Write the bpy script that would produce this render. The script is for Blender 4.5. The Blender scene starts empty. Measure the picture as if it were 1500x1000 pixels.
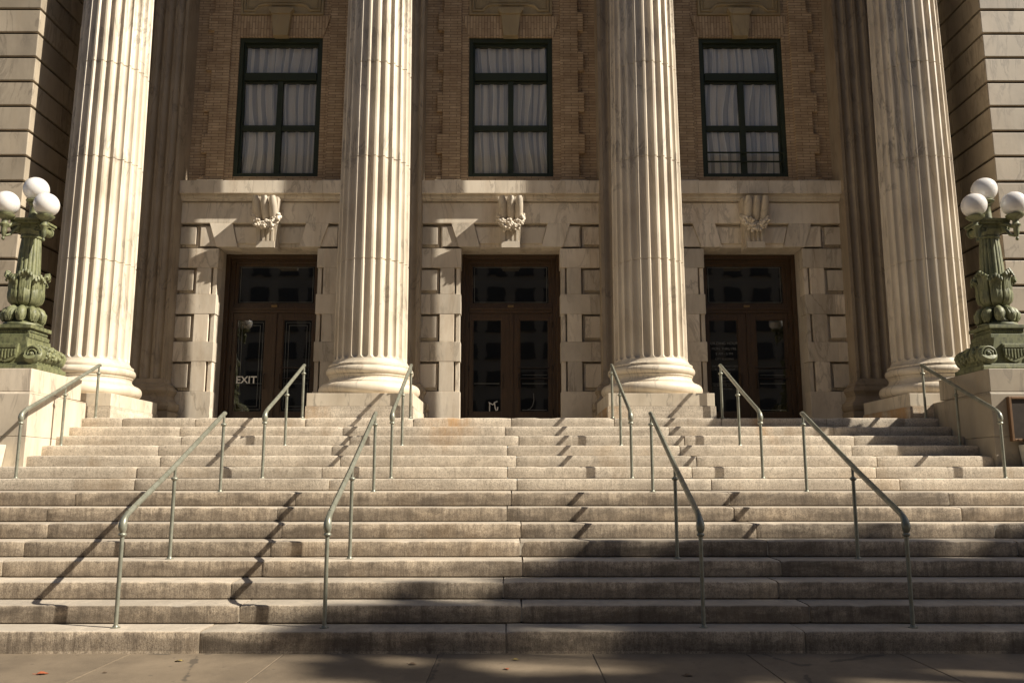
import bpy, bmesh, math, random
from mathutils import Vector, Matrix, noise
R = math.radians
PI = math.pi
random.seed(7)
S = bpy.context.scene
COL = S.collection

# ------------------------------------------------------------------ helpers
class MB:
    """collects shapes; build() links them as one mesh object"""
    def __init__(s):
        s.v = []; s.f = []; s.m = []; s.t = []; s.tint = 0.5; s.mi = 0
    def add(s, vs, fs):
        o = len(s.v)
        s.v += [tuple(p) for p in vs]
        s.t += [s.tint] * len(vs)
        s.f += [tuple(i + o for i in f) for f in fs]
        s.m += [s.mi] * len(fs)
    def box(s, x0, x1, y0, y1, z0, z1):
        if x0 > x1: x0, x1 = x1, x0
        s.add([(x0,y0,z0),(x1,y0,z0),(x1,y1,z0),(x0,y1,z0),(x0,y0,z1),(x1,y0,z1),(x1,y1,z1),(x0,y1,z1)],
              [(0,3,2,1),(4,5,6,7),(0,1,5,4),(1,2,6,5),(2,3,7,6),(3,0,4,7)])
    def blk(s, *a):
        s.tint = random.random(); s.box(*a)
    def prism_y(s, poly, y0, y1):
        """poly: (x,z) counter-clockwise seen from -y; extruded along y"""
        n = len(poly)
        s.add([(x,y0,z) for x,z in poly] + [(x,y1,z) for x,z in poly],
              [tuple(range(n)), tuple(range(2*n-1, n-1, -1))] + [(i, i+n, (i+1)%n+n, (i+1)%n) for i in range(n)])
    def prism_x(s, poly, x0, x1):
        """poly: (y,z)"""
        n = len(poly)
        s.add([(x0,y,z) for y,z in poly] + [(x1,y,z) for y,z in poly],
              [tuple(range(n-1,-1,-1)), tuple(range(n, 2*n))] + [(i, (i+1)%n, (i+1)%n+n, i+n) for i in range(n)])
    def lathe(s, prof, cx=0, cy=0, n=32, mod=None, cap=True):
        vs = []; fs = []
        for k,(r,z) in enumerate(prof):
            for i in range(n):
                a = 2*PI*i/n
                rr, zz = (r, z) if mod is None else mod(a, r, z)
                vs.append((cx+rr*math.cos(a), cy+rr*math.sin(a), zz))
        for k in range(len(prof)-1):
            for i in range(n):
                j = (i+1) % n
                fs.append((k*n+i, k*n+j, (k+1)*n+j, (k+1)*n+i))
        if cap:
            fs.append(tuple(range(n-1,-1,-1)))
            b = (len(prof)-1)*n
            fs.append(tuple(range(b, b+n)))
        s.add(vs, fs)
    def tube(s, pts, rad, n=12, cap=True):
        pts = [Vector(p) for p in pts]
        if not isinstance(rad, (list, tuple)): rad = [rad]*len(pts)
        vs = []; fs = []
        up = None
        for k,p in enumerate(pts):
            if k == 0: d = pts[1]-p
            elif k == len(pts)-1: d = p-pts[k-1]
            else: d = (pts[k+1]-p).normalized() + (p-pts[k-1]).normalized()
            d.normalize()
            if up is None:
                up = Vector((1,0,0)) if abs(d.x) < .8 else Vector((0,0,1))
            a = (up - d*up.dot(d)).normalized(); b = d.cross(a); up = a
            for i in range(n):
                t = 2*PI*i/n
                vs.append(p + (a*math.cos(t) + b*math.sin(t))*rad[k])
        for k in range(len(pts)-1):
            for i in range(n):
                j = (i+1) % n
                fs.append((k*n+i, k*n+j, (k+1)*n+j, (k+1)*n+i))
        if cap:
            fs.append(tuple(range(n-1,-1,-1)))
            b0 = (len(pts)-1)*n
            fs.append(tuple(range(b0, b0+n)))
        s.add(vs, fs)
    def ball(s, c, r, n=12, m=8, sq=1.0):
        prof = [(max(1e-4, r*math.sin(PI*k/m)), c[2]-r*sq*math.cos(PI*k/m)) for k in range(m+1)]
        s.lathe(prof, c[0], c[1], n, cap=False)
    def build(s, name, mat, parent=None, smooth=None, bevel=None, seg=2):
        me = bpy.data.meshes.new(name)
        me.from_pydata(s.v, [], s.f)
        at = me.attributes.new('tint', 'FLOAT', 'POINT')
        at.data.foreach_set('value', s.t)
        mats = mat if isinstance(mat, (list, tuple)) else [mat]
        for m in mats: me.materials.append(m)
        if any(s.m): me.polygons.foreach_set('material_index', s.m)
        bm = bmesh.new(); bm.from_mesh(me)
        bmesh.ops.recalc_face_normals(bm, faces=bm.faces)
        bm.to_mesh(me); bm.free()
        o = bpy.data.objects.new(name, me)
        COL.objects.link(o)
        if parent is not None: o.parent = parent
        if smooth is not None:
            for p in me.polygons: p.use_smooth = True
            ca = math.cos(R(smooth))
            bm = bmesh.new(); bm.from_mesh(me)
            for e in bm.edges:
                if len(e.link_faces) == 2:
                    if e.link_faces[0].normal.dot(e.link_faces[1].normal) < ca: e.smooth = False
            bm.to_mesh(me); bm.free()
        if bevel:
            md = o.modifiers.new('bevel', 'BEVEL'); md.width = bevel; md.segments = seg
            md.limit_method = 'ANGLE'; md.angle_limit = R(35)
        return o

def tag(o, label=None, cat=None, group=None, kind=None):
    if label: o['label'] = label
    if cat: o['category'] = cat
    if group: o['group'] = group
    if kind: o['kind'] = kind
    return o
def empty(name, loc=(0,0,0), rz=0):
    o = bpy.data.objects.new(name, None); COL.objects.link(o)
    o.location = loc; o.rotation_euler = (0,0,rz); o.empty_display_size = .2
    return o
def copy_tree(o, parent=None):
    c = o.copy(); COL.objects.link(c)
    if parent is not None: c.parent = parent
    for ch in list(o.children): copy_tree(ch, c)
    return c

# ------------------------------------------------------------------ materials
class NT:
    def __init__(s, name):
        s.mat = bpy.data.materials.new(name); s.mat.use_nodes = True
        s.nt = s.mat.node_tree; s.n = s.nt.nodes; s.l = s.nt.links
        s.bsdf = s.n['Principled BSDF']; s.out = s.n['Material Output']
        s.co = s.n.new('ShaderNodeTexCoord').outputs['Object']
    def link(s, a, b): s.l.new(a, b)
    def mapping(s, scale=(1,1,1), rot=(0,0,0), loc=(0,0,0), src=None):
        m = s.n.new('ShaderNodeMapping'); s.link(src or s.co, m.inputs[0])
        m.inputs['Scale'].default_value = scale; m.inputs['Rotation'].default_value = rot; m.inputs['Location'].default_value = loc
        return m.outputs[0]
    def noise(s, scale=5, detail=6, rough=.6, src=None, dist=0):
        t = s.n.new('ShaderNodeTexNoise'); s.link(src or s.co, t.inputs['Vector'])
        t.inputs['Scale'].default_value = scale; t.inputs['Detail'].default_value = detail
        t.inputs['Roughness'].default_value = rough; t.inputs['Distortion'].default_value = dist
        return t.outputs['Fac']
    def ramp(s, fac, stops):
        r = s.n.new('ShaderNodeValToRGB'); s.link(fac, r.inputs[0])
        e = r.color_ramp.elements
        while len(e) < len(stops): e.new(.5)
        for q,(p,c) in zip(e, stops):
            q.position = p; q.color = (c,c,c,1) if isinstance(c, (int,float)) else (*c, 1)
        return r.outputs[0]
    def mix(s, fac, a, b, mode='MIX'):
        m = s.n.new('ShaderNodeMix'); m.data_type = 'RGBA'; m.blend_type = mode
        for sock, v in ((m.inputs[0], fac), (m.inputs[6], a), (m.inputs[7], b)):
            if isinstance(v, (int,float)): sock.default_value = v
            elif isinstance(v, tuple): sock.default_value = (*v, 1)
            else: s.link(v, sock)
        return m.outputs[2]
    def math(s, op, a, b=0.0, clamp=False):
        m = s.n.new('ShaderNodeMath'); m.operation = op; m.use_clamp = clamp
        for sock, v in ((m.inputs[0], a), (m.inputs[1], b)):
            if isinstance(v, (int,float)): sock.default_value = v
            else: s.link(v, sock)
        return m.outputs[0]
    def attr(s, name='tint'):
        a = s.n.new('ShaderNodeAttribute'); a.attribute_name = name
        return a.outputs['Fac']
    def bump(s, h, strength=.3, dist=.01):
        b = s.n.new('ShaderNodeBump'); s.link(h, b.inputs['Height'])
        b.inputs['Strength'].default_value = strength; b.inputs['Distance'].default_value = dist
        s.link(b.outputs[0], s.bsdf.inputs['Normal'])
    def base(s, c):
        if isinstance(c, tuple): s.bsdf.inputs['Base Color'].default_value = (*c, 1)
        else: s.link(c, s.bsdf.inputs['Base Color'])
    def set(s, **k):
        for a,v in k.items(): s.bsdf.inputs[a.replace('_',' ')].default_value = v
    def offs_by_tint(s, amt=13.0):
        """object coordinates shifted per block so neighbouring blocks do not share veins"""
        a = s.attr()
        v = s.n.new('ShaderNodeVectorMath'); v.operation = 'SCALE'
        v.inputs[0].default_value = (amt, amt*1.7, amt*.6)
        s.link(a, v.inputs['Scale'])
        w = s.n.new('ShaderNodeVectorMath'); w.operation = 'ADD'
        s.link(s.co, w.inputs[0]); s.link(v.outputs[0], w.inputs[1])
        return w.outputs[0]

def marble(name, light, dark, vein, vein_amt=.55, rough=.55, stain=(.42,.27,.13), stain_amt=.35, tintamt=.22, weather=.42):
    t = NT(name)
    src = t.offs_by_tint()
    big = t.noise(1.1, 5, .6, t.mapping((1,1,.55), (R(20),R(25),0), src=src), .6)
    c = t.mix(t.ramp(big, [(.35,0),(.68,1)]), light, dark)
    # thin oblique veins
    vn = t.noise(2.0, 9, .6, t.mapping((1.3,1.3,.38), (R(-32),R(38),0), src=src), .8)
    vm = t.ramp(vn, [(.472,0),(.5,1),(.51,.6),(.545,0)])
    msk = t.ramp(t.noise(.8, 3, .5, src=src), [(.38,0),(.58,1)])
    c = t.mix(t.math('MULTIPLY', t.math('MULTIPLY', vm, msk), vein_amt), c, vein)
    # warm rust stains running down
    st = t.ramp(t.noise(.9, 6, .7, t.mapping((2.6,2.6,.35), src=t.co)), [(.5,0),(.75,1)])
    c = t.mix(t.math('MULTIPLY', st, stain_amt), c, stain)
    # grey weathering
    gr = t.ramp(t.noise(2.4, 8, .72, t.mapping((1.6,1.6,.5))), [(.48,0),(.8,1)])
    c = t.mix(t.math('MULTIPLY', gr, weather), c, (.2,.165,.125))
    tn = t.ramp(t.attr(), [(0,1-tintamt),(1,1.0)])
    c = t.mix(1.0, c, tn, 'MULTIPLY')
    t.base(c); t.set(Roughness=rough)
    fine = t.noise(60, 6, .7)
    t.bump(fine, .25, .004)
    return t.mat

M = {}
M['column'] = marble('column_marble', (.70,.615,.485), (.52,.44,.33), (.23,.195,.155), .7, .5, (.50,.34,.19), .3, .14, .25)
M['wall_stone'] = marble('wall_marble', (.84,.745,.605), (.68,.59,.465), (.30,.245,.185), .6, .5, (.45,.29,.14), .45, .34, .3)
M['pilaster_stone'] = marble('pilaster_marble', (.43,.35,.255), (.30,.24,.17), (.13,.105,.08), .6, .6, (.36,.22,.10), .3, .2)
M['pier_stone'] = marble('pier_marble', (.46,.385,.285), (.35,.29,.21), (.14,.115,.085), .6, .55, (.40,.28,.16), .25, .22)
M['pedestal_shade'] = marble('shaded_pedestal_marble', (.36,.305,.225), (.26,.215,.155), (.12,.10,.08), .6, .6, (.30,.2,.1), .3, .18)  # right pedestal: darker copy of the pedestal marble, its shade put into the colour
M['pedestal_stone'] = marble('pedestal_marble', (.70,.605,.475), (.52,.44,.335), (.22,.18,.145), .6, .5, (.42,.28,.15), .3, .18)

def granite(name, light, dark, grime, gamt, warm=.25, rust=()):
    t = NT(name)
    src = t.offs_by_tint()
    c = t.mix(t.ramp(t.noise(.9, 4, .55, src=src), [(.3,0),(.7,1)]), light, dark)
    # crystalline speckle
    sp = t.noise(115, 3, .65)
    c = t.mix(t.ramp(sp, [(.36,.6),(.49,0)]), c, (.11,.09,.072))
    c = t.mix(t.ramp(sp, [(.54,0),(.66,.5)]), c, (.74,.66,.55))
    c = t.mix(t.ramp(t.noise(38, 4, .7), [(.36,.5),(.5,0)]), c, (.15,.12,.095))
    # dark water-borne grime: broad patches and vertical drips
    g1 = t.ramp(t.noise(1.5, 8, .7, t.mapping((.8,.8,2.2), src=src), .4), [(.45,0),(.62,1)])
    g2 = t.ramp(t.noise(6, 7, .75, t.mapping((2.2,1,.55), src=src), .3), [(.46,0),(.62,1)])
    c = t.mix(t.math('MULTIPLY', g1, gamt), c, grime)
    dr = t.ramp(t.noise(2.2, 5, .7, t.mapping((5.5,1,.22), src=src), .2), [(.52,0),(.66,1)])
    c = t.mix(t.math('MULTIPLY', dr, gamt*.6), c, grime)
    c = t.mix(t.math('MULTIPLY', g2, gamt*.75), c, grime)
    # ragged tide of dirt that collects on the lower part of each riser
    sz = t.n.new('ShaderNodeSeparateXYZ'); t.link(t.co, sz.inputs[0])
    fr = t.math('FRACT', t.math('DIVIDE', t.math('SUBTRACT', sz.outputs['Z'], .02), .16))
    lvl = t.math('ADD', t.math('MULTIPLY', t.noise(1.3, 3, .5, t.mapping((1,1,.02), src=src)), 1.9), t.math('MULTIPLY', t.noise(9, 5, .7, t.mapping((1.4,1,.5), src=src)), .75))
    tide = t.ramp(t.math('SUBTRACT', t.math('SUBTRACT', lvl, fr), .66), [(.0,0),(.22,1)])
    c = t.mix(t.math('MULTIPLY', tide, gamt*.6), c, grime)
    w = t.ramp(t.noise(.7, 5, .7, t.mapping((1.4,1,.6))), [(.55,0),(.72,1)])
    c = t.mix(t.math('MULTIPLY', w, warm), c, (.42,.26,.11))
    sp_ = t.n.new('ShaderNodeSeparateXYZ'); t.link(t.co, sp_.inputs[0])
    for x0, wd in rust:                                # rust run-off below the door thresholds
        d_ = t.math('SUBTRACT', 1.0, t.math('DIVIDE', t.math('ABSOLUTE', t.math('SUBTRACT', sp_.outputs['X'], x0)), wd), True)
        z_ = t.math('MULTIPLY', t.math('SUBTRACT', sp_.outputs['Z'], 1.75), 1.6, True)
        nz = t.ramp(t.noise(3.2, 6, .7, t.mapping((1.6,1,.35))), [(.36,0),(.6,1)])
        c = t.mix(t.math('MULTIPLY', t.math('MULTIPLY', d_, z_), t.math('MULTIPLY', nz, .85)), c, (.50,.27,.09))
    # risers are pecked and dirty, treads are worn smooth and pale
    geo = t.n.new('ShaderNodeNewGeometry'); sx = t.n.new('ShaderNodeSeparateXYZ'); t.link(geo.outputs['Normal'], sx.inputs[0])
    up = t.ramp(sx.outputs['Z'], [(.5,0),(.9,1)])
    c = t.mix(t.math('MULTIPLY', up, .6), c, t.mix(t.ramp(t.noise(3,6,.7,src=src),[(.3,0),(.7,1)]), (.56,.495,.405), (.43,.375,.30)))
    tn = t.ramp(t.attr(), [(0,.76),(1,1.0)])
    c = t.mix(1.0, c, tn, 'MULTIPLY')
    t.base(c); t.set(Roughness=.8)
    # pecked tooling: fine grain + vertical chisel marks
    h = t.math('ADD', t.math('MULTIPLY', t.noise(140, 3, .6), .6), t.math('MULTIPLY', t.noise(30, 4, .6, t.mapping((3,3,.4))), .8))
    t.bump(h, .55, .006)
    return t.mat
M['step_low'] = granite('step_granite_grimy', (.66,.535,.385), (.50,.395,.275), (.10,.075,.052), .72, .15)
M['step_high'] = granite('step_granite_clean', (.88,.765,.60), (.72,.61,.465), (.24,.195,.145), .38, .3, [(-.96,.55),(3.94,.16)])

def simple(name, col, rough=.6, metal=0.0, var=.25, scale=8, bump=0.0, bs=40):
    t = NT(name)
    n = t.noise(scale, 6, .65)
    c = t.mix(t.ramp(n, [(.3,0),(.72,1)]), col, tuple(x*(1-var) for x in col))
    t.base(c); t.set(Roughness=rough, Metallic=metal)
    if bump: t.bump(t.noise(bs, 5, .6), bump, .006)
    return t.mat
M['mortar'] = simple('joint_mortar', (.50,.44,.35), .9, 0, .4, 20)
M['dark_joint'] = simple('sooty_joint', (.10,.08,.06), .95, 0, .4, 20)

# pavement: warm brushed concrete with stains
t = NT('pavement_concrete')
src = t.offs_by_tint()
c = t.mix(t.ramp(t.noise(1.2, 7, .65, src=src), [(.3,0),(.7,1)]), (.235,.178,.115), (.145,.108,.068))
c = t.mix(t.ramp(t.noise(220, 2, .5), [(.40,.5),(.5,0)]), c, (.09,.072,.053))
c = t.mix(t.math('MULTIPLY', t.ramp(t.noise(2.1, 6, .7, t.mapping((1,.6,1))), [(.46,0),(.6,1)]), .35), c, (.10,.073,.046))
vo = t.n.new('ShaderNodeTexVoronoi'); vo.inputs['Scale'].default_value = 5.5; t.link(t.co, vo.inputs['Vector'])   # old gum and spots
c = t.mix(t.math('MULTIPLY', t.ramp(vo.outputs['Distance'], [(.06,1),(.10,0)]), .55), c, (.06,.048,.036))
vc = t.n.new('ShaderNodeTexVoronoi'); vc.feature = 'DISTANCE_TO_EDGE'; vc.inputs['Scale'].default_value = .33; t.link(t.mapping((1,1,1), loc=(.4,.2,0)), vc.inputs['Vector'])
c = t.mix(t.math('MULTIPLY', t.ramp(t.math('ADD', vc.outputs['Distance'], t.math('MULTIPLY', t.math('SUBTRACT', t.noise(5,4,.6), .5), .05)), [(.0,1),(.0022,0)]), .6), c, (.03,.024,.018))
c = t.mix(t.math('MULTIPLY', t.ramp(t.noise(5, 8, .75, src=src), [(.55,0),(.75,1)]), .6), c, (.075,.058,.04))
t.base(t.mix(1.0, c, t.ramp(t.attr(), [(0,.85),(1,1.0)]), 'MULTIPLY')); t.set(Roughness=.85)
t.bump(t.math('ADD', t.noise(180,3,.6), t.noise(25,4,.6)), .35, .003)
M['pavement'] = t.mat
M['asphalt'] = simple('road_asphalt', (.055,.052,.05), .9, 0, .3, 6, .3, 120)
M['earth'] = simple('far_ground', (.20,.165,.12), .95, 0, .4, .3)

def brick(name, vertical=False, c1=(.62,.465,.30), c2=(.44,.315,.195), mort=(.20,.14,.085)):
    t = NT(name)
    sx = t.n.new('ShaderNodeSeparateXYZ'); t.link(t.co, sx.inputs[0])
    cb = t.n.new('ShaderNodeCombineXYZ')
    if vertical: t.link(sx.outputs['Z'], cb.inputs[0]); t.link(sx.outputs['X'], cb.inputs[1])
    else:
        t.link(t.math('ADD', sx.outputs['X'], sx.outputs['Y']), cb.inputs[0]); t.link(sx.outputs['Z'], cb.inputs[1])
    b = t.n.new('ShaderNodeTexBrick'); t.link(cb.outputs[0], b.inputs['Vector'])
    b.inputs['Scale'].default_value = 1.0; b.inputs['Brick Width'].default_value = .30; b.inputs['Row Height'].default_value = .062
    b.inputs['Mortar Size'].default_value = .007; b.inputs['Mortar Smooth'].default_value = .3; b.inputs['Bias'].default_value = -.1
    b.inputs['Color1'].default_value = (*c1,1); b.inputs['Color2'].default_value = (*c2,1); b.inputs['Mortar'].default_value = (*mort,1)
    c = t.mix(t.ramp(t.noise(3, 6, .7), [(.35,0),(.75,.65)]), b.outputs['Color'], (.19,.115,.06))
    c = t.mix(t.ramp(t.noise(14, 3, .6, t.mapping((.25,.25,4))), [(.5,0),(.7,.25)]), c, (.44,.30,.16))
    t.base(c); t.set(Roughness=.85)
    t.bump(t.math('SUBTRACT', t.math('MULTIPLY', t.noise(60,4,.6), .25), b.outputs['Fac']), .6, .006)
    return t.mat
M['brick'] = brick('roman_brick')
M['brick_soldier'] = brick('soldier_brick', True)
M['panel_stone'] = marble('carved_panel_stone', (.42,.33,.19), (.33,.255,.14), (.2,.15,.09), .4, .7, (.38,.24,.1), .4, .1)

# wood
t = NT('dark_oak')
g = t.noise(7, 6, .6, t.mapping((6,6,.5)), .8)
t.base(t.mix(t.ramp(g, [(.3,0),(.7,1)]), (.085,.048,.023), (.042,.0245,.0125))); t.set(Roughness=.42)
t.bump(g, .2, .003); M['wood'] = t.mat

M['green_frame'] = simple('green_window_paint', (.020,.030,.012), .65, 0, .3, 5)
M['brass'] = simple('aged_brass', (.42,.28,.12), .38, .85, .4, 12)
M['etched'] = simple('etched_glass_line', (.24,.235,.20), .8, 0, .15, 10)
M['white_letter'] = simple('white_vinyl_lettering', (.80,.77,.70), .7, 0, .1, 10)
M['dim_letter'] = simple('faded_vinyl_lettering', (.22,.21,.185), .7, 0, .2, 10)

def glass(name, tintc, gloss=.12, transp=.85, rough=.02):
    t = NT(name)
    t.n.remove(t.bsdf)
    tr = t.n.new('ShaderNodeBsdfTransparent'); tr.inputs[0].default_value = (*tintc,1)
    gl = t.n.new('ShaderNodeBsdfGlossy'); gl.inputs['Roughness'].default_value = rough; gl.inputs['Color'].default_value = (.95,.95,.95,1)
    w = t.noise(1.3, 2, .5)
    b = t.n.new('ShaderNodeBump'); b.inputs['Strength'].default_value = .08; b.inputs['Distance'].default_value = .02
    t.link(w, b.inputs['Height']); t.link(b.outputs[0], gl.inputs['Normal'])
    fr = t.n.new('ShaderNodeFresnel'); fr.inputs['IOR'].default_value = 1.5
    mx = t.n.new('ShaderNodeMixShader')
    t.link(t.math('MULTIPLY', fr.outputs[0], gloss/.04, True), mx.inputs[0])
    t.link(tr.outputs[0], mx.inputs[1]); t.link(gl.outputs[0], mx.inputs[2])
    t.link(mx.outputs[0], t.out.inputs[0])
    return t.mat
M['window_glass'] = glass('old_window_glass', (.97,.97,.96), .022)
M['door_glass'] = glass('tinted_door_glass', (.35,.33,.30), .115)

# striped curtain fabric
t = NT('striped_curtain')
sx = t.n.new('ShaderNodeSeparateXYZ'); t.link(t.co, sx.inputs[0])
uv = t.attr('tint')
tri = t.math('PINGPONG', t.math('MULTIPLY', uv, 1.0), .5)
c = t.mix(t.ramp(tri, [(.19,0),(.215,1)]), (.50,.485,.47), (.80,.75,.67))
c = t.mix(t.ramp(tri, [(.185,0),(.20,1),(.225,1),(.24,0)]), c, (.97,.94,.86))
t.base(c); t.set(Roughness=.9); M['curtain'] = t.mat
M['interior'] = simple('dark_interior', (.05,.04,.03), .9, 0, .3, 2)

# green painted cast iron: chalky and uneven
t = NT('verdigris_lamp_paint')
c = t.mix(t.ramp(t.noise(5,7,.7), [(.3,0),(.7,1)]), (.205,.21,.10), (.115,.12,.056))
c = t.mix(t.ramp(t.noise(18,6,.7), [(.55,0),(.75,.7)]), c, (.27,.25,.14))
c = t.mix(t.math('MULTIPLY', t.ramp(t.noise(9, 7, .75, t.mapping((1.5,1.5,.5))), [(.47,0),(.62,1)]), .75), c, (.04,.045,.026))
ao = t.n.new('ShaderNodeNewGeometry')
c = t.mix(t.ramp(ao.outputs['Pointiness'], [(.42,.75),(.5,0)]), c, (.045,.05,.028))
t.base(c); t.set(Roughness=.55); t.bump(t.noise(55,4,.6), .25, .004); M['lamp_green'] = t.mat
t = NT('opal_globe')
t.base(t.mix(t.ramp(t.noise(3,4,.6), [(.4,0),(.8,.5)]), (.68,.655,.625), (.58,.55,.51))); t.set(Roughness=.12, Coat_Weight=.3, Subsurface_Weight=.25, Subsurface_Scale=.08)
t.bsdf.inputs['Subsurface Radius'].default_value = (1,.8,.6)
M['globe'] = t.mat
t = NT('worn_green_rail')
c = t.mix(t.ramp(t.noise(9,7,.7), [(.35,0),(.65,1)]), (.27,.27,.215), (.16,.16,.12))
c = t.mix(t.ramp(t.noise(26,6,.7), [(.6,0),(.72,.8)]), c, (.24,.16,.085))
t.base(c); t.set(Roughness=.38, Metallic=.35); t.bump(t.noise(70,4,.6), .15, .002); M['rail'] = t.mat
M['bronze'] = simple('bronze_plaque', (.055,.042,.032), .5, .5, .3, 9, .2, 60)
M['bronze_frame'] = simple('bronze_plaque_frame', (.19,.105,.05), .5, .3, .3, 9)
M['planter'] = simple('pale_planter', (.62,.57,.45), .8, 0, .25, 12, .2)
M['spiky'] = simple('spiky_leaf', (.075,.095,.03), .55, 0, .4, 9)
M['foliage'] = simple('tree_foliage', (.07,.10,.03), .65, 0, .5, 1.5)
M['bark'] = simple('tree_bark', (.12,.09,.06), .95, 0, .5, 7, .6, 18)
M['far_wall'] = simple('far_building_wall', (.42,.35,.26), .85, 0, .2, .6)
M['far_window'] = simple('far_building_window', (.10,.085,.065), .5, 0, .3, 2)
M['leaf_red'] = simple('dead_leaf_red', (.36,.095,.035), .7, 0, .4, 30)
M['leaf_gold'] = simple('dead_leaf_gold', (.33,.24,.06), .7, 0, .4, 30)
M['leaf_brown'] = simple('dead_leaf_brown', (.10,.06,.03), .8, 0, .4, 30)

# ------------------------------------------------------------------ measured layout (metres)
STEP_Y = [7.379,7.739,8.098,8.458,8.818,9.178,9.538,9.898,11.287,11.647,12.007,12.367,12.727,13.087,13.446]
STEP_Z = [.18+.16*k for k in range(15)]
TOP = STEP_Z[-1]                     # portico floor, 2.42
BAY = 4.89                           # column spacing
BAYS = (-BAY, 0.0, BAY)
COLX = (-1.5*BAY, -.5*BAY, .5*BAY, 1.5*BAY)
COLY = 14.53
WY = 16.44; BY = 16.65               # stone wall plane, brick wall plane

# ------------------------------------------------------------------ ground, pavement, road
g = MB(); g.add([(-400,-400,-.16),(400,-400,-.16),(400,400,-.16),(-400,400,-.16)], [(0,1,2,3)])
tag(g.build('ground', M['earth']), kind='structure')
g = MB(); g.box(-120,120,-14,-2.0,-.15,-.12)
tag(g.build('road', M['asphalt']), kind='structure')
p = MB(); p.mi = 1; p.box(-40,40,-1.84,7.9,-.12,-.006); p.mi = 0
xs = [-.605+1.288*k for k in range(-14,15)]
ys = [7.44-1.42*k for k in range(0,7)]
for i in range(len(xs)-1):
    for j in range(len(ys)-1):
        p.tint = random.random()
        p.box(xs[i]+.004, xs[i+1]-.004, ys[j+1]+.004, ys[j]-.004, -.1, random.uniform(-.0015,.0015))
p.tint = .5
p.box(-40,40,-2.0,-1.85,-.14,.0)
pv = p.build('pavement', [M['pavement'], M['dark_joint']], bevel=.004, seg=1)
tag(pv, kind='structure')

# ------------------------------------------------------------------ staircase
stairs = tag(empty('stone_staircase', (0,7.379,0)), 'broad flight of fifteen weathered granite steps leading up to the columns', 'staircase')
def slab(mb, x0, x1, y0, y1, z0, z1, seed):
    """one step stone: rounded, slightly wavering nosing; y0 is the riser"""
    n = max(4, int((x1-x0)/.09))
    r = .013
    prof = [(.02,z0-z1,0),(.018,z0-z1+.007,0),(.002,z0-z1+.014,.15),(0,-.075,.4),(0,-r*1.2,1),(r*.3,-r*.35,1),(r,0,1),(r+.05,0,.4),(y1-y0,0,0)]
    vs = []; fs = []; m = len(prof)
    for i in range(n+1):
        x = x0 + (x1-x0)*i/n
        e = 0.0
        dx = min(x-x0, x1-x)
        if dx < .05: e = (1-dx/.05)**2*.016          # pillowed ends
        w = noise.noise(Vector((x*3.1, seed*7.7, 0)))*.0035 + noise.noise(Vector((x*13, seed*3.3, 5)))*.002
        ch = noise.noise(Vector((x*5.3, seed*1.9, 9)))
        if ch > .36: w += (ch-.36)*.06               # chips
        for (dy, dz, k) in prof:
            back = dy > .3
            vs.append((x, y0+dy+(0 if back else e + w*k), z1+dz-(0 if dz < -.1 else (e*.6 + w*.7)*k)))
    for i in range(n):
        for k in range(m-1):
            a = i*m+k
            fs.append((a, a+m, a+m+1, a+1))
    fs.append(tuple(range(m-1,-1,-1))); fs.append(tuple(range(n*m, n*m+m)))
    mb.add(vs, fs)
for k in range(15):
    n = k+1
    y0, z1 = STEP_Y[k], STEP_Z[k]
    z0 = z1-.16 if k else -.03
    y1 = STEP_Y[k+1]+.05 if k < 14 else 17.6
    half = 11.5 if n <= 10 else 6.855
    off = -.06 if n in (1,3,7,10,12,14) else .105
    if n == 8: off = .024
    if n == 15: off = .011
    js = sorted([off + 2.535*i + random.uniform(-.025,.025) for i in range(-5,6)])
    if n == 15: js = [-6.2,-5.036,-3.27,-1.548,.011,1.657,3.368,5.05,6.3]
    js = [x for x in js if -half+.4 < x < half-.4]
    ed = [-half]+js+[half]
    mb = MB()
    for i in range(len(ed)-1):
        mb.tint = random.random()
        g1 = .0045+.003*random.random()
        slab(mb, ed[i]+g1, ed[i+1]-g1, y0+random.uniform(-.004,.004), y1, z0, z1+random.uniform(-.0025,.0025), n*10+i)
    mb.mi = 1; mb.tint = .4
    mb.box(-half, half, y0+(.0225 if n <= 8 else .034), y1-.01, z0+.018, z1-(.024 if n <= 8 else .03))
    st = mb.build('step', [M['step_low'] if n <= 8 else M['step_high'], M['mortar']], smooth=50)
    st.parent = stairs; st.location = (0,-7.379,0)
# solid core and floor either side of the portico
mb = MB()
mb.box(6.856, 10.2, 13.62, 17.6, .1, TOP-.002); mb.box(-10.2, -6.856, 13.62, 17.6, .1, TOP-.002)
mb.box(-11.4, 11.4, 11.7, 17.5, 0, 1.28)
c = mb.build('platform', M['step_high']); c.parent = stairs; c.location = (0,-7.379,0)

# ------------------------------------------------------------------ building
bld = tag(empty('civic_building', (0,16.5,0)), 'marble and brown brick civic building with giant fluted columns and three dark doors', 'building')
BO = (0,-16.5,0)
def part(mb, name, mat, parent=None, **k):
    o = mb.build(name, mat, **k); o.parent = parent or bld
    if parent is None: o.location = BO
    return o

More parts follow.
